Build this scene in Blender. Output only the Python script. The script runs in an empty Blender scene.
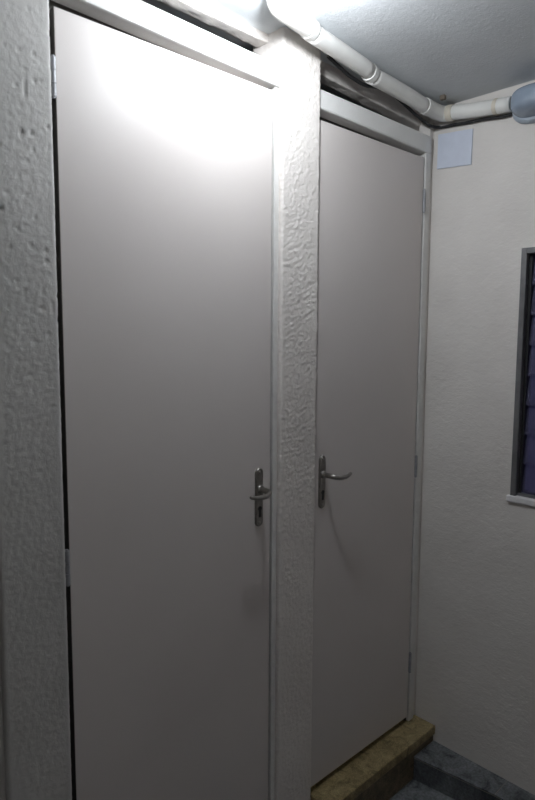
import bpy, bmesh, math, random
from mathutils import Vector, Matrix, noise
C = bpy.context.scene.collection
SC = bpy.context.scene
Z0 = 0.155                      # threshold stands this high above the corridor floor
random.seed(4)

# ------------------------------------------------------------------ materials
def mat(name):
    m = bpy.data.materials.new(name); m.use_nodes = True
    nt = m.node_tree
    return m, nt, nt.nodes['Principled BSDF']

def nd(nt, t, **kw):
    n = nt.nodes.new(t)
    for k, v in kw.items():
        if k in n.inputs: n.inputs[k].default_value = v
        else: setattr(n, k, v)
    return n

def coords(nt, scale=(1, 1, 1)):
    tc = nd(nt, 'ShaderNodeTexCoord'); mp = nd(nt, 'ShaderNodeMapping')
    mp.inputs['Scale'].default_value = scale
    nt.links.new(tc.outputs['Object'], mp.inputs['Vector'])
    return mp.outputs['Vector']

def ramp(nt, fac, stops):
    r = nd(nt, 'ShaderNodeValToRGB'); e = r.color_ramp.elements
    while len(e) < len(stops): e.new(0.5)
    for el, (p, c) in zip(e, stops):
        el.position = p; el.color = (*c, 1)
    nt.links.new(fac, r.inputs['Fac'])
    return r.outputs['Color']

def noise_tex(nt, vec, scale, detail=3, rough=0.5, dist=0.0):
    n = nd(nt, 'ShaderNodeTexNoise', Scale=scale, Detail=detail, Roughness=rough, Distortion=dist)
    nt.links.new(vec, n.inputs['Vector'])
    return n.outputs['Fac']

def bump(nt, bs, height, strength, dist, prev=None):
    b = nd(nt, 'ShaderNodeBump', Strength=strength, Distance=dist)
    nt.links.new(height, b.inputs['Height'])
    if prev is not None: nt.links.new(prev, b.inputs['Normal'])
    nt.links.new(b.outputs['Normal'], bs.inputs['Normal'])
    return b.outputs['Normal']

def plaster(name, c1, c2, scales, rough=0.85, stretch=(1, 1, 1)):
    m, nt, bs = mat(name)
    v = coords(nt); vs = coords(nt, stretch)
    col = ramp(nt, noise_tex(nt, v, 5, 4), [(0.3, c1), (0.7, c2)])
    nt.links.new(col, bs.inputs['Base Color'])
    bs.inputs['Roughness'].default_value = rough
    bs.inputs['Specular IOR Level'].default_value = 0.25
    prev = None
    for s, st, d in scales:
        prev = bump(nt, bs, noise_tex(nt, vs, s, 3, 0.55, 0.3), st, d, prev)
    return m

M = {}
M['rough'] = plaster('rough_plaster', (0.67, 0.625, 0.59), (0.745, 0.70, 0.66), [(150, 0.5, 0.003), (320, 0.5, 0.0014)])
M['rough_grey'] = plaster('pitted_grey_plaster', (0.46, 0.45, 0.43), (0.54, 0.525, 0.505), [(150, 0.35, 0.002), (320, 0.4, 0.0012)])
M['wall'] = plaster('wall_plaster', (0.65, 0.615, 0.582), (0.715, 0.68, 0.645), [(45, 0.38, 0.0045), (120, 0.4, 0.0022), (300, 0.4, 0.001)], 0.7, (1, 0.8, 1.2))
M['ceil'] = plaster('ceiling_plaster', (0.60, 0.625, 0.645), (0.67, 0.695, 0.715), [(60, 0.25, 0.003), (170, 0.45, 0.0016)])
M['lintel'] = plaster('lintel_paint', (0.66, 0.65, 0.63), (0.74, 0.73, 0.71), [(60, 0.35, 0.003), (220, 0.4, 0.001)], 0.7)

def door_paint():
    m, nt, bs = mat('door_paint')
    v = coords(nt, (1, 1, 1)); vs = coords(nt, (1, 1, 0.03))
    col = ramp(nt, noise_tex(nt, v, 2.2, 4), [(0.3, (0.595, 0.549, 0.524)), (0.75, (0.63, 0.583, 0.558))])
    nt.links.new(col, bs.inputs['Base Color'])
    bs.inputs['Roughness'].default_value = 0.42
    bs.inputs['Specular IOR Level'].default_value = 0.45
    bump(nt, bs, noise_tex(nt, vs, 180, 2), 0.06, 0.001)
    return m
M['door'] = door_paint()

def simple(name, col, rough=0.5, metal=0.0, spec=0.5, vary=0.12, sc=40, bs_amt=0.05):
    m, nt, bs = mat(name)
    v = coords(nt)
    f = noise_tex(nt, v, sc, 3)
    a = tuple(max(0, c * (1 - vary)) for c in col); b = tuple(min(1, c * (1 + vary)) for c in col)
    nt.links.new(ramp(nt, f, [(0.3, a), (0.7, b)]), bs.inputs['Base Color'])
    bs.inputs['Roughness'].default_value = rough; bs.inputs['Metallic'].default_value = metal
    bs.inputs['Specular IOR Level'].default_value = spec
    bump(nt, bs, f, bs_amt, 0.001)
    return m
M['frame'] = simple('frame_paint', (0.66, 0.645, 0.62), 0.5, vary=0.05)
M['dim_wall'] = simple('stall_shade_plaster', (0.13, 0.125, 0.12), 0.9, sc=12)  # dark colour paints in the unlit stall interior
M['chrome'] = simple('worn_chrome', (0.38, 0.36, 0.335), 0.28, 1.0, sc=90)
M['dull'] = simple('dull_steel', (0.30, 0.285, 0.265), 0.38, 1.0, sc=90)
M['black'] = simple('black_rubber', (0.012, 0.012, 0.013), 0.5)
M['hinge'] = simple('hinge_steel', (0.34, 0.345, 0.36), 0.55, 0.4)
M['pipe'] = simple('white_plastic_pipe', (0.74, 0.73, 0.70), 0.45, vary=0.06, sc=14)
M['tape'] = simple('cream_joint', (0.62, 0.57, 0.48), 0.6, sc=30)
M['plate'] = simple('pale_blue_plastic', (0.60, 0.64, 0.74), 0.45, vary=0.03)
M['alu'] = simple('grey_aluminium', (0.16, 0.16, 0.163), 0.45, 0.35)
M['sill'] = simple('white_sill_paint', (0.68, 0.66, 0.66), 0.6, vary=0.06)
M['lampglass'] = simple('frosted_blue_glass', (0.25, 0.30, 0.37), 0.25, vary=0.05)
M['lampbase'] = simple('pale_lamp_base', (0.36, 0.41, 0.47), 0.5, vary=0.05)
M['stop'] = simple('gap_shade', (0.05, 0.046, 0.04), 0.8)  # dark colour stands in for shade in the door gaps
M['knob'] = simple('rusty_clip', (0.16, 0.13, 0.10), 0.7)

def stone(name, stops, sc, rough, tile=None):
    m, nt, bs = mat(name)
    v = coords(nt)
    f = noise_tex(nt, v, sc, 6, 0.65, 1.2)
    col = ramp(nt, f, stops)
    g = noise_tex(nt, v, sc * 14, 2)
    mx = nd(nt, 'ShaderNodeMix', data_type='RGBA', blend_type='OVERLAY'); mx.inputs[0].default_value = 0.55
    nt.links.new(col, mx.inputs[6]); nt.links.new(ramp(nt, g, [(0.35, (0.25,) * 3), (0.65, (0.75,) * 3)]), mx.inputs[7])
    nt.links.new(mx.outputs[2], bs.inputs['Base Color'])
    bs.inputs['Roughness'].default_value = rough
    bump(nt, bs, f, 0.15, 0.002)
    return m
M['granite'] = stone('yellow_granite', [(0.3, (0.09, 0.068, 0.03)), (0.5, (0.26, 0.20, 0.095)), (0.72, (0.42, 0.335, 0.175))], 22, 0.45)
M['granite_shaded'] = stone('shaded_brown_granite', [(0.3, (0.075, 0.055, 0.03)), (0.5, (0.15, 0.115, 0.07)), (0.72, (0.23, 0.18, 0.115))], 22, 0.5)  # same granite, colour darkened for how light strikes the riser
M['marble'] = stone('grey_marble', [(0.36, (0.03, 0.033, 0.038)), (0.47, (0.15, 0.16, 0.17)), (0.75, (0.27, 0.28, 0.285))], 9, 0.45)
M['marble_dark'] = stone('charcoal_marble', [(0.32, (0.04, 0.045, 0.052)), (0.5, (0.10, 0.108, 0.118)), (0.75, (0.19, 0.20, 0.205))], 9, 0.45)
M['grout'] = simple('pale_grout', (0.27, 0.26, 0.24), 0.9)

def glass():
    m, nt, bs = mat('blue_louvre_glass')
    v = coords(nt)
    nt.links.new(ramp(nt, noise_tex(nt, v, 30, 2), [(0.3, (0.20, 0.195, 0.32)), (0.7, (0.25, 0.245, 0.39))]), bs.inputs['Base Color'])
    bs.inputs['Roughness'].default_value = 0.22
    bs.inputs['Transmission Weight'].default_value = 0.75
    bs.inputs['IOR'].default_value = 1.3
    return m
M['glass'] = glass()

def lit():
    m, nt, bs = mat('lit_lamp_glass')
    bs.inputs['Base Color'].default_value = (0.9, 0.9, 0.9, 1)
    bs.inputs['Emission Color'].default_value = (0.90, 0.95, 1.0, 1)
    bs.inputs['Emission Strength'].default_value = LAMP
    return m
LAMP = 450.0
M['lit'] = lit()

# ------------------------------------------------------------------ mesh helpers
def obj(name, bm, m, parent=None, label=None, smooth=False, bev=0.0, seg=2, loc=None):
    bmesh.ops.recalc_face_normals(bm, faces=bm.faces)
    me = bpy.data.meshes.new(name); bm.to_mesh(me); bm.free()
    mats = m if isinstance(m, (list, tuple)) else [m]
    for x in mats: me.materials.append(x)
    if smooth:
        for p in me.polygons: p.use_smooth = True
    o = bpy.data.objects.new(name, me); C.objects.link(o)
    if loc is not None:
        o.location = loc
        me.transform(Matrix.Translation(-Vector(loc)))
    if parent is not None:
        o.parent = parent
        if loc is None: me.transform(Matrix.Translation(-parent_world(parent)))
        else: o.location = Vector(loc) - parent_world(parent)
    if bev:
        b = o.modifiers.new('bevel', 'BEVEL'); b.width = bev; b.segments = seg; b.limit_method = 'ANGLE'
    if label: o['label'] = label
    return o

def parent_world(p):
    v = Vector((0, 0, 0))
    while p is not None:
        v += p.location; p = p.parent
    return v

def thing(name, label, cat, loc, group=None):
    o = bpy.data.objects.new(name, None); C.objects.link(o); o.location = loc
    o['label'] = label; o['category'] = cat
    if group: o['group'] = group
    return o

def struct(o, label=None):
    o['kind'] = 'structure'; o['category'] = {'trim': 'trim', 'wall': 'wall', 'baseboard': 'kerb'}.get(o.name.split('_')[0], o.name.split('_')[0].split('.')[0])
    if label: o['label'] = label
    return o

def box(bm, lo, hi, mi=0):
    r = bmesh.ops.create_cube(bm, size=1)
    for v in r['verts']:
        v.co = Vector([lo[i] + (v.co[i] + 0.5) * (hi[i] - lo[i]) for i in range(3)])
    for f in {f for v in r['verts'] for f in v.link_faces}: f.material_index = mi
    return r['verts']

def bx(lo, hi):
    bm = bmesh.new(); box(bm, lo, hi); return bm

def hexa(pts):
    """eight corners: bottom ring (4) then top ring (4)"""
    bm = bmesh.new(); v = [bm.verts.new(p) for p in pts]
    for f in ((0, 3, 2, 1), (4, 5, 6, 7), (0, 1, 5, 4), (1, 2, 6, 5), (2, 3, 7, 6), (3, 0, 4, 7)):
        bm.faces.new([v[i] for i in f])
    return bm

def slab(x0, x1, y0, y1, b0, b1, t0, t1):
    """bar along x whose bottom goes b0->b1 and top t0->t1"""
    return hexa([(x0, y0, b0), (x1, y0, b1), (x1, y1, b1), (x0, y1, b0), (x0, y0, t0), (x1, y0, t1), (x1, y1, t1), (x0, y1, t0)])

def tube(bm, path, radii, seg=16, cap=True, squash=None):
    path = [Vector(p) for p in path]
    if not isinstance(radii, (list, tuple)): radii = [radii] * len(path)
    rings = []; ref = None
    for i, p in enumerate(path):
        t = (path[min(i + 1, len(path) - 1)] - path[max(i - 1, 0)]).normalized()
        if ref is None:
            ref = t.orthogonal().normalized()
            if squash: ref = (Vector((0, 0, 1)) - t * t.z).normalized()
        ref = (ref - t * ref.dot(t)).normalized(); o2 = t.cross(ref)
        a, b = (1, 1) if not squash else squash
        rings.append([bm.verts.new(p + radii[i] * (a * math.cos(2 * math.pi * k / seg) * ref + b * math.sin(2 * math.pi * k / seg) * o2)) for k in range(seg)])
    for r, s in zip(rings, rings[1:]):
        for k in range(seg):
            bm.faces.new((r[k], r[(k + 1) % seg], s[(k + 1) % seg], s[k]))
    if cap:
        bm.faces.new(rings[0]); bm.faces.new(rings[-1])

def smooth_path(pts, n=6):
    pts = [Vector(p) for p in pts]; out = []
    P = [2 * pts[0] - pts[1]] + pts + [2 * pts[-1] - pts[-2]]
    for i in range(1, len(P) - 2):
        for k in range(n):
            t = k / n
            a, b, c, d = P[i - 1], P[i], P[i + 1], P[i + 2]
            out.append(0.5 * ((2 * b) + (c - a) * t + (2 * a - 5 * b + 4 * c - d) * t * t + (3 * b - a - 3 * c + d) * t ** 3))
    out.append(pts[-1])
    return out

def lathe(bm, prof, origin, axis, seg=32):
    """prof: (distance along axis, radius)"""
    axis = Vector(axis).normalized(); u = axis.orthogonal().normalized(); w = axis.cross(u); o = Vector(origin)
    rings = []
    for d, r in prof:
        if r < 1e-6: rings.append([bm.verts.new(o + axis * d)])
        else: rings.append([bm.verts.new(o + axis * d + r * (math.cos(2 * math.pi * k / seg) * u + math.sin(2 * math.pi * k / seg) * w)) for k in range(seg)])
    for r, s in zip(rings, rings[1:]):
        for k in range(seg):
            q = [r[k % len(r)], r[(k + 1) % len(r)], s[(k + 1) % len(s)], s[k % len(s)]]
            q = list(dict.fromkeys(q))
            if len(q) > 2: bm.faces.new(q)
    for ring in (rings[0], rings[-1]):
        if len(ring) > 2: bm.faces.new(ring)

def ceil_z(x): return 2.247 + 0.02 * (1.9547 - x)

XB = 1.9630                      # face of the right-hand wall
PF = -0.016                      # face of the plaster pillars
FL = -Z0

# ------------------------------------------------------------------ roughcast pillars (real relief)
def pillar(name, x0, x1, y0, y1, z0, z1, seed, pits, label):
    st = 0.0036; rc = 0.006
    prof = []                                    # (point, normal) round the plan
    def edge(a, b, n):
        a = Vector(a); b = Vector(b); k = max(2, int((b - a).length / st))
        for i in range(k): prof.append((a + (b - a) * i / k, Vector(n)))
    def corner(c, a0):
        for i in range(3):
            a = math.radians(a0 + 90 * i / 3); prof.append((Vector(c) + rc * Vector((math.cos(a), math.sin(a))), Vector((math.cos(a), math.sin(a)))))
    corner((x0 + rc, y0 + rc), 180); edge((x0 + rc, y0), (x1 - rc, y0), (0, -1))
    corner((x1 - rc, y0 + rc), 270); edge((x1, y0 + rc), (x1, y1), (1, 0))
    prof.append((Vector((x1, y1)), Vector((1, 0)))); prof.append((Vector((x0, y1)), Vector((-1, 0))))
    edge((x0, y1 - st), (x0, y0 + rc), (-1, 0))
    nz = int((z1 - z0) / st); verts = []
    for j in range(nz + 1):
        z = z0 + (z1 - z0) * j / nz
        for p, n in prof:
            q = Vector((p.x, p.y, z)); s = q + Vector((seed, seed * 1.7, 0))
            h = noise.noise(s * 105) * 0.0011 + noise.noise(s * 130 + Vector((4, 4, 4))) * 0.0011 + noise.noise(s * 14) * 0.0008
            if pits:
                e = noise.noise(Vector((s.x * 95, s.y * 95, s.z * 60)))
                h *= 0.5
                h -= 0.0030 * max(0.0, min(1.0, (e - 0.45) * 7)) * max(0, min(1, (z - 1.15) / 0.6))
            elif True:
                h *= 0.75
                b = noise.noise(s * 125 + Vector((9, 3, 1)))
                h += 0.0010 * max(0.0, min(1.0, (b - 0.12) * 5))
            verts.append((p.x + n.x * h, p.y + n.y * h, z))
    k = len(prof); faces = []
    for j in range(nz):
        for i in range(k):
            i2 = (i + 1) % k
            faces.append((j * k + i, j * k + i2, (j + 1) * k + i2, (j + 1) * k + i))
    faces.append(tuple(range(k - 1, -1, -1))); faces.append(tuple(range(nz * k, nz * k + k)))
    me = bpy.data.meshes.new(name); me.from_pydata(verts, [], faces); me.update()
    for p in me.polygons: p.use_smooth = len(p.vertices) == 4
    me.materials.append(M['rough_grey' if pits else 'rough'])
    o = bpy.data.objects.new(name, me); C.objects.link(o)
    return struct(o, label)

PB = 0.105
pillar('wall_middle', 1.1975, 1.3465, PF, PB, FL, ceil_z(1.28) + .005, 3.1, False, 'rough white plaster pillar between the two grey doors')
pillar('wall_left', 0.4215, 0.5595, PF, PB, FL, ceil_z(.5) + .005, 7.7, True, 'rough pitted grey plaster pillar at the hinge side of the nearer door')

# ------------------------------------------------------------------ room shell
XL, YB, YS = -1.25, -1.95, 1.15
WY0, WY1, WZ0, WZ1 = -0.331, -1.10, 0.933, 1.7385
bm = bmesh.new()
T = 0.12
box(bm, (XB, WY0, FL), (XB + T, YS, 2.5)); box(bm, (XB, YB - .1, FL), (XB + T, WY1, 2.5))
box(bm, (XB, WY1, FL), (XB + T, WY0, WZ0)); box(bm, (XB, WY1, WZ1), (XB + T, WY0, 2.5))
bmesh.ops.remove_doubles(bm, verts=bm.verts, dist=1e-5)
struct(obj('wall_right', bm, M['wall']), 'white textured plaster wall with the louvred window')
struct(obj('floor', bx((XL - .1, YB - .1, FL - .1), (XB + .12, YS + .1, FL)), M['marble']), 'dark grey marble tile floor')
struct(obj('ceiling', hexa([(XL - .1, YB - .1, ceil_z(XL - .1)), (XB, YB - .1, ceil_z(XB)), (XB, YS, ceil_z(XB)), (XL - .1, YS, ceil_z(XL - .1)),
                            (XL - .1, YB - .1, 2.5), (XB, YB - .1, 2.5), (XB, YS, 2.5), (XL - .1, YS, 2.5)]), M['ceil']), 'rough blue-grey painted concrete ceiling')
struct(obj('wall_behind', bx((XL - .1, YB - .1, FL), (XB, YB, 2.25)), M['wall']), 'white plaster wall of the corridor opposite the two doors')
struct(obj('wall_end', bx((XL - .1, YB, FL), (XL, YS, 2.3)), M['wall']), 'white plaster wall closing the far end of the corridor')
struct(obj('wall_stall', bx((XL, YS - .05, FL), (XB, YS + .1, 2.24)), M['dim_wall']), 'back wall inside the stalls behind the doors, shade painted into its colour')
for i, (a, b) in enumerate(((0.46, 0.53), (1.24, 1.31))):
    struct(obj('wall_partition', bx((a, PB, FL), (b, YS - .05, ceil_z(b) - .002)), M['dim_wall']), ('partition inside with shade painted in, behind the pitted plaster pillar', 'partition inside with shade painted in, behind the pillar between the doors')[i])
# plain wall further left along the corridor, with the edge of the next frame
struct(obj('wall_side', bx((XL, 0.0, FL), (0.4215, 0.10, ceil_z(.42) - .002)), M['frame']), 'smooth painted panel beyond the pitted plaster pillar')

# ------------------------------------------------------------------ lintels, beams, door frames
struct(obj('trim_1', slab(.566, 1.1968, -.010, .045, 2.130, 2.110, 2.184, 2.168), M['lintel'], bev=.006), 'white plastered lintel above the nearer door')
struct(obj('trim_2', slab(1.3460, 1.9380, -.006, .045, 2.098, 2.088, 2.153, 2.149), M['lintel'], bev=.006), 'white plastered lintel above the farther door')
def rough_beam(name, x0, x1, b0, b1, seed, label):
    """grid front and underside with relief"""
    y0, y1 = .042, .085; st = .006
    nx = int((x1 - x0) / st); verts = []; faces = []
    rows = [(y0, None)] * 0
    prof = []
    for i in range(12): prof.append((y0, 1 - i / 12, Vector((0, -1, 0))))
    for i in range(8): prof.append((y0 + (y1 - y0) * i / 7, 0, Vector((0, 0, -1))))
    k = len(prof)
    for i in range(nx + 1):
        x = x0 + (x1 - x0) * i / nx; bz = b0 + (b1 - b0) * i / nx; tz = ceil_z(x) + .004
        for y, u, n in prof:
            p = Vector((x, y, bz + u * (tz - bz)))
            s = p + Vector((seed, seed, seed))
            h = noise.noise(s * 75) * .0018 + noise.noise(s * 25) * .0025
            if u > .9: h = 0
            verts.append(p + n * h)
    for i in range(nx):
        for j in range(k - 1): faces.append((i * k + j, i * k + j + 1, (i + 1) * k + j + 1, (i + 1) * k + j))
    nv = len(verts)                              # close the back
    for i in range(nx + 1):
        x = x0 + (x1 - x0) * i / nx
        verts.append(Vector((x, y1, ceil_z(x) + .004)))
    for i in range(nx):
        faces.append((i * k + k - 1, nv + i, nv + i + 1, (i + 1) * k + k - 1)); faces.append((i * k, (i + 1) * k, nv + i + 1, nv + i))
    me = bpy.data.meshes.new(name); me.from_pydata(verts, [], faces); me.materials.append(M['rough'])
    bmm = bmesh.new(); bmm.from_mesh(me); bmesh.ops.recalc_face_normals(bmm, faces=bmm.faces); bmm.to_mesh(me); bmm.free()
    for p in me.polygons: p.use_smooth = True
    o = bpy.data.objects.new(name, me); C.objects.link(o)
    return struct(o, label)
rough_beam('trim_3', .566, 1.1968, 2.252, 2.240, 2.0, 'rough plaster beam over the opening above the nearer door')
rough_beam('trim_4', 1.3531, XB, 2.224, 2.192, 5.0, 'rough plaster beam over the dark gap above the farther door')

def frame(name, xl, xr, x0, x1, ztop0, ztop1, zlint0, zlint1, zb, right_w, label):
    """rebated door frame: right jamb strip, left stop, head"""
    bm = bmesh.new()
    box(bm, (xr + .0065, -.003, zb), (xr + .0065 + right_w, .05, min(zlint0, zlint1) + .002))
    o = struct(obj(name, bm, M['frame'], bev=.002), label); bm = bmesh.new()
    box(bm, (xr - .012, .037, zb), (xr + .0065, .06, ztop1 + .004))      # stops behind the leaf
    box(bm, (xr + .0008, .007, zb), (xr + .0062, .037, ztop1 + .004))  # strip added to fill the gap with painted shade
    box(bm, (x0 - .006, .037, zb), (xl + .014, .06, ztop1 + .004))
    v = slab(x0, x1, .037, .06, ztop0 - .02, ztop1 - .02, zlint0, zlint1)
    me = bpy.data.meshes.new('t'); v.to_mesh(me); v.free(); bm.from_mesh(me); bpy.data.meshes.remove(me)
    obj('door_stop_shade', bm, M['stop'], o, 'stop strips with the gap shade painted dark')
    return o
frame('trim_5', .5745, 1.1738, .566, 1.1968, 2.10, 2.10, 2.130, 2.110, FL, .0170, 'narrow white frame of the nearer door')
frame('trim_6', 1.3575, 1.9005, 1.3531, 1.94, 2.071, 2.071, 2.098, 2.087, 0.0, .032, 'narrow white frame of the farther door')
struct(obj('trim_7', bx((1.9390, .004, 0), (XB, .05, ceil_z(XB) - .002)), M['wall'], bev=.003), 'plaster strip between the farther door frame and the wall')

# ------------------------------------------------------------------ doors
def stadium(bm, cx, z0, z1, hw, y0, y1, n=10, dome=0.0):
    """flat plate with round ends, on the plane y, standing out from y1 (back) to y0 (front)"""
    pts = []
    for k in range(n + 1):
        a = math.pi * k / n; pts.append((cx + hw * math.cos(a), z1 - hw + hw * math.sin(a)))
    for k in range(n + 1):
        a = math.pi + math.pi * k / n; pts.append((cx + hw * math.cos(a), z0 + hw + hw * math.sin(a)))
    back = [bm.verts.new((x, y1, z)) for x, z in pts]
    cz = (z0 + z1) / 2
    mid = [bm.verts.new((x, y0 + (y1 - y0) * .4, z)) for x, z in pts]
    def ins(x, z, d):
        zc = min(max(z, z0 + hw), z1 - hw); v = Vector((x - cx, z - zc)); v = v * ((hw - d) / hw)
        return (cx + v.x, zc + v.y)
    fr = [bm.verts.new((ins(x, z, .0022)[0], y0, ins(x, z, .0022)[1])) for x, z in pts]
    N = len(pts)
    for a, b in ((back, mid), (mid, fr)):
        for k in range(N): bm.faces.new((a[k], a[(k + 1) % N], b[(k + 1) % N], b[k]))
    bm.faces.new(fr); bm.faces.new(back[::-1])

def door(name, xl, xr, zb, zt, px, pz0, pz1, direction, hinge_x, hinges, label, notch=False):
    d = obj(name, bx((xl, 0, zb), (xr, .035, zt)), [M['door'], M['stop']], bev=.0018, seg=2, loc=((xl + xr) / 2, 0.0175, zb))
    for p in d.data.polygons:                        # hinge-side edge coloured dark to paint in the gap's shade
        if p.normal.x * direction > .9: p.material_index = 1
    struct(d, label)
    bm = bmesh.new(); stadium(bm, px, pz0, pz1, .0135, -.007, 0)
    pl = obj('handle_plate', bm, M['dull'], d, 'long tarnished metal plate with rounded ends')
    for z in (pz1 - .012, pz0 + .012):
        bm = bmesh.new(); lathe(bm, [(0, .0042), (.0015, .004), (.0022, .0025), (.0024, 0)], (px - .002, -.0068, z), (0, -1, 0), 14)
        obj('screw', bm, M['chrome'], pl, smooth=True)
    kz = pz0 + .043                                  # euro keyhole: round top over a slot
    bm = bmesh.new(); lathe(bm, [(0, .0068), (.0012, .0068), (.0016, .006)], (px, -.0066, kz + .008), (0, -1, 0), 18)
    box(bm, (px - .0042, -.0081, kz - .016), (px + .0042, -.0066, kz + .006))
    obj('keyhole', bm, M['black'], pl)
    hz = pz1 - .060
    bm = bmesh.new()
    lathe(bm, [(0, .0125), (.004, .0125), (.006, .0105), (.008, .0085)], (px, -.0066, hz), (0, -1, 0), 24)
    obj('rosette', bm, M['dull'], pl, smooth=True)
    s = direction
    path = smooth_path([(px, -.010, hz), (px, -.030, hz), (px + s * .004, -.048, hz - .001), (px + s * .022, -.058, hz - .005),
                        (px + s * .045, -.058, hz - .006), (px + s * .062, -.056, hz - .004), (px + s * .078, -.053, hz + .001)], 5)
    n = len(path); rad = [.0078 if i < n * .35 else .0078 - .0028 * (i - n * .35) / (n * .65) for i in range(n)]; rad[-1] = .003
    bm = bmesh.new(); tube(bm, path, rad, 14)
    obj('lever_handle', bm, M['chrome'], d, 'curved chrome lever', smooth=True)
    for hz in hinges:
        bm = bmesh.new()
        for k in range(3):
            tube(bm, [(hinge_x, -.004, hz + .0255 * k), (hinge_x, -.004, hz + .0255 * k + .0240)], .0052, 14)
        tube(bm, [(hinge_x, -.004, hz - .003), (hinge_x, -.004, hz + .0785)], .0032, 10)
        box(bm, (hinge_x - .003, .001, hz), (hinge_x + .003, .012, hz + .075))
        obj('hinge', bm, M['hinge'], d, 'three-knuckle steel hinge')
    return d
door('door_1', .5745, 1.1738, FL + .01, 2.101, 1.1285, .929, 1.0945, -1, .5680, (.20, .919, 1.927), 'nearer plain light grey flush door with lever handle on its right edge')
door('door_2', 1.3575, 1.9005, .020, 2.071, 1.3905, .930, 1.096, 1, 1.9025, (.20, .95, 1.888), 'farther plain light grey flush door standing on a yellow granite threshold')

# ------------------------------------------------------------------ thresholds, tile kerb
def threshold(x0, x1, z, label):
    t = thing('granite_threshold', label, 'threshold', ((x0 + x1) / 2, -.03, FL))
    obj('tread', slab(x0, x1, -.086, .10, z - .034, z - .034, z, z), M['granite'], t, 'speckled yellow granite slab', bev=.003)
    obj('riser', bx((x0, -.077, FL), (x1, .10, z - .034)), M['granite_shaded'], t, 'brown granite face with shade painted in')
    return t
threshold(1.3540, XB - .001, 0.0, 'yellow granite threshold step with brown riser under the farther door')

ZL = -.064
bm = bmesh.new()
yA, yB, yC = -.0775, -.372, YB
def fx(y): return 1.830 + (.038 * (-.0775 - y) / .2945 if y > -.372 else .038)
def kerb(bm, ya, yb, z0, z1, over):
    me = bpy.data.meshes.new('t')
    h = hexa([(fx(ya) - over, ya, z0), (XB, ya, z0), (XB, yb, z0), (fx(yb) - over, yb, z0), (fx(ya) - over, ya, z1), (XB, ya, z1), (XB, yb, z1), (fx(yb) - over, yb, z1)])
    h.to_mesh(me); h.free(); bm.from_mesh(me); bpy.data.meshes.remove(me)
kerb(bm, yA, -.372, FL, ZL - .010, -.004); kerb(bm, -.3721, YB, FL, ZL - .010, -.004)
core = struct(obj('baseboard_right', bm, M['marble_dark']), 'dark grey marble tiled kerb along the foot of the window wall')
ends = [yA - .001, -.368, -.668, -.968, -1.268, -1.568, -1.868]
bm = bmesh.new(); kerb(bm, yA, -.372, ZL - .010, ZL - .0015, -.003); kerb(bm, -.3721, YB, ZL - .010, ZL - .0015, -.003); obj('grout', bm, M['grout'], core)
for a, b in zip(ends, ends[1:]):
    bm = bmesh.new(); kerb(bm, a - .0015, b + .0015, ZL - .005, ZL, 0)
    obj('tile', bm, M['marble'], core, bev=.0012)

# ------------------------------------------------------------------ window
FW = .018
bm = bmesh.new()
fx0, fx1 = XB - .004, XB + .05
box(bm, (fx0, WY0 - FW, WZ0), (fx1, WY0, WZ1)); box(bm, (fx0, WY1, WZ0), (fx1, WY1 + FW, WZ1))
box(bm, (fx0, WY1 + FW, WZ1 - FW), (fx1, WY0 - FW, WZ1)); box(bm, (fx0 + .012, WY1 + FW, WZ0), (fx1, WY0 - FW, WZ0 + .010))
win = struct(obj('window_1', bm, M['alu'], bev=.0015), 'grey aluminium louvred window with dark blue glass, night outside')
bm = bmesh.new()
box(bm, (XB + .018, WY0 - FW - .009, WZ0 + .010), (XB + .046, WY0 - FW, WZ1 - FW)); box(bm, (XB + .018, WY1 + FW, WZ0 + .010), (XB + .046, WY1 + FW + .009, WZ1 - FW))
obj('louvre_carrier', bm, M['black'], win, 'dark carrier strip')
n = 8; ph = (WZ1 - FW - WZ0 - .010) / n
for k in range(n):
    z = WZ0 + .010 + ph * k
    y0, y1 = WY1 + FW + .009, WY0 - FW - .009
    obj('glass_louvre', hexa([(XB + .022, y0, z + .001), (XB + .022, y1, z + .001), (XB + .027, y1, z), (XB + .027, y0, z),
                              (XB + .036, y0, z + ph + .006), (XB + .036, y1, z + ph + .006), (XB + .041, y1, z + ph + .005), (XB + .041, y0, z + ph + .005)]), M['glass'], win)
obj('sill', bx((XB - .012, WY1 - .02, WZ0 - .020), (XB + .03, WY0 + .010, WZ0 + .002)), M['sill'], win, 'narrow white painted sill', bev=.004)

# ------------------------------------------------------------------ white pipe along the ceiling, cable, cover plate, lamps
def pz(x): return ceil_z(x) - .0258
pipe = thing('conduit_pipe', 'white plastic pipe in jointed sections along ceiling above doors and window wall', 'pipe', (1.6, -.06, 2.22))
runs = [
    [(1.073, -.114, 2.275), (1.077, -.113, 2.248), (1.095, -.110, pz(1.09)), (1.15, -.103, pz(1.15)), (1.215, -.094, pz(1.2))],
    [(1.222, -.088, pz(1.22) - .002), (1.37, -.070, pz(1.37)), (1.515, -.056, pz(1.51) - .002)],
    [(1.522, -.050, pz(1.52) - .006), (1.68, -.043, pz(1.68) - .004), (1.835, -.040, pz(1.83) - .010)],
    [(1.84, -.040, pz(1.84) - .008), (1.90, -.041, 2.213), (1.9300, -.050, 2.211), (1.9345, -.075, 2.208)],
    [(1.9345, -.077, 2.209), (1.9360, -.16, 2.197), (1.9355, -.290, 2.183)],
]
rr = [.0240, .0232, .0238, .0252, .0235]
for r, rad in zip(runs, rr):
    bm = bmesh.new(); tube(bm, smooth_path(r, 5), rad, 20)
    obj('pipe_section', bm, M['pipe'], pipe, smooth=False)
    for p in C.objects[-1].data.polygons: p.use_smooth = len(p.vertices) == 4
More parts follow.
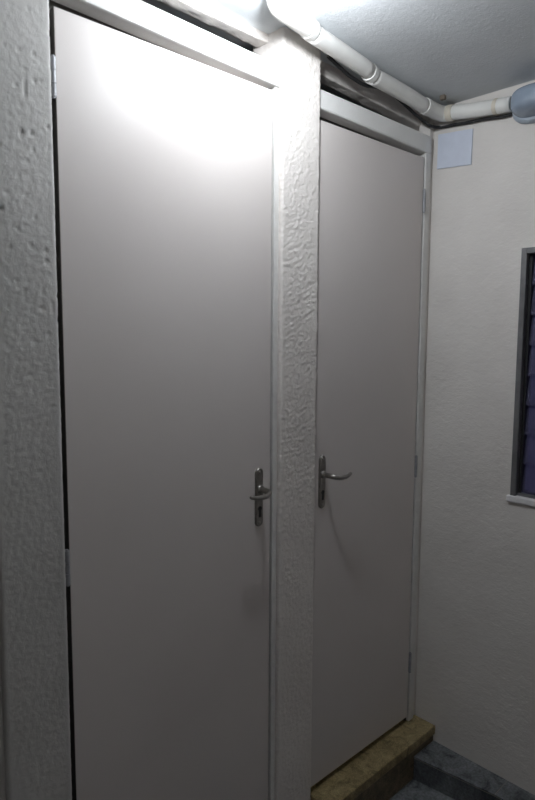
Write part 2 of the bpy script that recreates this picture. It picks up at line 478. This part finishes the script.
for (a, b, rad, mt) in [((1.206, -.0935, pz(1.2)), (1.228, -.089, pz(1.2)), .0262, 'pipe'), ((1.508, -.0555, pz(1.51) - .003), (1.530, -.051, pz(1.52) - .005), .0258, 'pipe'),
                        ((1.826, -.040, pz(1.83) - .009), (1.850, -.040, pz(1.84) - .009), .0264, 'pipe'), ((1.9342, -.066, 2.209), (1.9350, -.088, 2.207), .0270, 'tape'), ((1.9360, -.232, 2.189), (1.9360, -.246, 2.187), .0250, 'tape')]:
    bm = bmesh.new(); tube(bm, [a, b], rad, 20); obj('collar', bm, M[mt], pipe, bev=.002)
bm = bmesh.new(); box(bm, (1.868, -.090, ceil_z(1.87) - .014), (1.884, -.072, ceil_z(1.87) + .001)); obj('clip', bm, M['knob'], pipe, 'small rusty clip', bev=.003)

def tagged(o, label, cat):
    o['label'] = label; o['category'] = cat; return o
bm = bmesh.new()
tube(bm, smooth_path([(1.352, -.036, 2.228), (1.40, -.030, 2.2200), (1.47, -.024, 2.2090), (1.55, -.014, 2.2110), (1.63, -.006, 2.226), (1.72, -.006, 2.222), (1.84, -.006, 2.194),
                      (1.915, -.012, 2.178), (1.9520, -.030, 2.1770), (1.9535, -.085, 2.1735), (1.9535, -.13, 2.1690), (1.9535, -.19, 2.1655), (1.9535, -.245, 2.1585), (1.9510, -.295, 2.158)], 6), .0052, 10)
tagged(obj('electric_cable', bm, M['black'], smooth=True), 'black electric cable sagging under the white pipe to the wall lamp', 'cable')

q = [(-.0155, 2.0405), (-.1450, 2.0315), (-.1465, 2.1475), (-.0165, 2.1570)]          # a little askew on the wall
cp = hexa([(XB - .006, *q[0]), (XB + .001, *q[0]), (XB + .001, *q[1]), (XB - .006, *q[1]), (XB - .006, *q[3]), (XB + .001, *q[3]), (XB + .001, *q[2]), (XB - .006, *q[2])])
tagged(obj('cover_plate', cp, M['plate'], bev=.0015), 'blank pale blue square cover plate on the wall under the pipe', 'cover plate')

WC = Vector((XB, -.384, 2.172))
t = thing('wall_lamp', 'unlit bulkhead lamp with frosted blue glass high on the window wall', 'lamp', WC)
def oval(bm, prof, hy, hz, seg=48):
    """rounded oblong built out from the wall; prof: (distance out, scale)"""
    rings = []
    for d, k in prof:
        if k < 1e-4: rings.append([bm.verts.new((WC.x - d, WC.y, WC.z))]); continue
        ring = []
        for i in range(seg):
            a = 2 * math.pi * i / seg; c, q = math.cos(a), math.sin(a)
            ring.append(bm.verts.new((WC.x - d, WC.y + hy * k * math.copysign(abs(c) ** .62, c), WC.z + hz * k * math.copysign(abs(q) ** .62, q))))
        rings.append(ring)
    for r, u in zip(rings, rings[1:]):
        for i in range(seg):
            f = list(dict.fromkeys([r[i], r[(i + 1) % seg], u[(i + 1) % len(u)], u[i % len(u)]]))
            if len(f) > 2: bm.faces.new(f)
    bm.faces.new(rings[0])
    if len(rings[-1]) > 2: bm.faces.new(rings[-1])
bm = bmesh.new(); oval(bm, [(0, 1), (.016, 1), (.020, .97), (.026, .90)], .098, .056); obj('lamp_base', bm, M['lampbase'], t, bev=.002)
bm = bmesh.new(); oval(bm, [(.022, 1)] + [(.028 + .072 * math.sin(a), math.cos(a) ** .55 if math.cos(a) > 1e-4 else 0) for a in [math.pi / 2 * k / 14 for k in range(15)]], .088, .043)
obj('globe', bm, M['lampglass'], t, 'frosted blue glass', smooth=True)
LX, LY = .978, -.265; LZ = ceil_z(LX) + .001
t = thing('ceiling_lamp', 'lit round bulb in a short holder on the ceiling before the nearer door', 'lamp', (LX, LY, LZ))
bm = bmesh.new(); lathe(bm, [(0, .045), (.010, .045), (.014, .040), (.016, .024), (.044, .020), (.048, .015)], (LX, LY, LZ), (0, 0, -1), 32); obj('lamp_holder', bm, M['sill'], t)
BR = .028
bm = bmesh.new(); lathe(bm, [(.046, .010), (.050, .0125)] + [(.078 - BR * math.cos(a), BR * math.sin(a)) for a in [math.pi * (.16 + .84 * k / 16) for k in range(16)]] + [(.078 + BR, 0)], (LX, LY, LZ), (0, 0, -1), 32)
obj('bulb', bm, M['lit'], t, smooth=True)

# ------------------------------------------------------------------ lift the whole place so that the floor is at zero
for ob in list(SC.objects):
    if ob.parent is None: ob.location.z += Z0

# ------------------------------------------------------------------ night outside, camera
w = bpy.data.worlds.new('night'); SC.world = w; w.use_nodes = True
bg = w.node_tree.nodes['Background']; bg.inputs['Color'].default_value = (0.24, 0.22, 0.46, 1); bg.inputs['Strength'].default_value = 0.2

cam = bpy.data.cameras.new('camera'); co = bpy.data.objects.new('camera', cam); C.objects.link(co)
F, yaw, pit, rol, cz, D = 614.458, .7583, .1035, .0055, 1.4551, 1.2263
fw = Vector((math.sin(yaw) * math.cos(pit), math.cos(yaw) * math.cos(pit), -math.sin(pit)))
rt = Vector((math.cos(yaw), -math.sin(yaw), 0)); up = rt.cross(fw)
r2 = math.cos(rol) * rt + math.sin(rol) * up; u2 = -math.sin(rol) * rt + math.cos(rol) * up
m = Matrix((r2, u2, -fw)).transposed().to_4x4(); m.translation = Vector((0, -D, cz + Z0)); co.matrix_world = m
cam.sensor_fit = 'HORIZONTAL'; cam.sensor_width = 15.73; cam.lens = F / 535 * 15.73
cam.dof.use_dof = True; cam.dof.focus_distance = 1.85; cam.dof.aperture_fstop = 2.8
cam.clip_start = .02
SC.camera = co
SC.view_settings.view_transform = 'Standard'; SC.view_settings.look = 'None'; SC.view_settings.gamma = 1; SC.view_settings.use_curve_mapping = False
SC.view_settings.exposure = 0.0
SC.cycles.use_denoising = True
SC.cycles.max_bounces = 10; SC.cycles.diffuse_bounces = 6
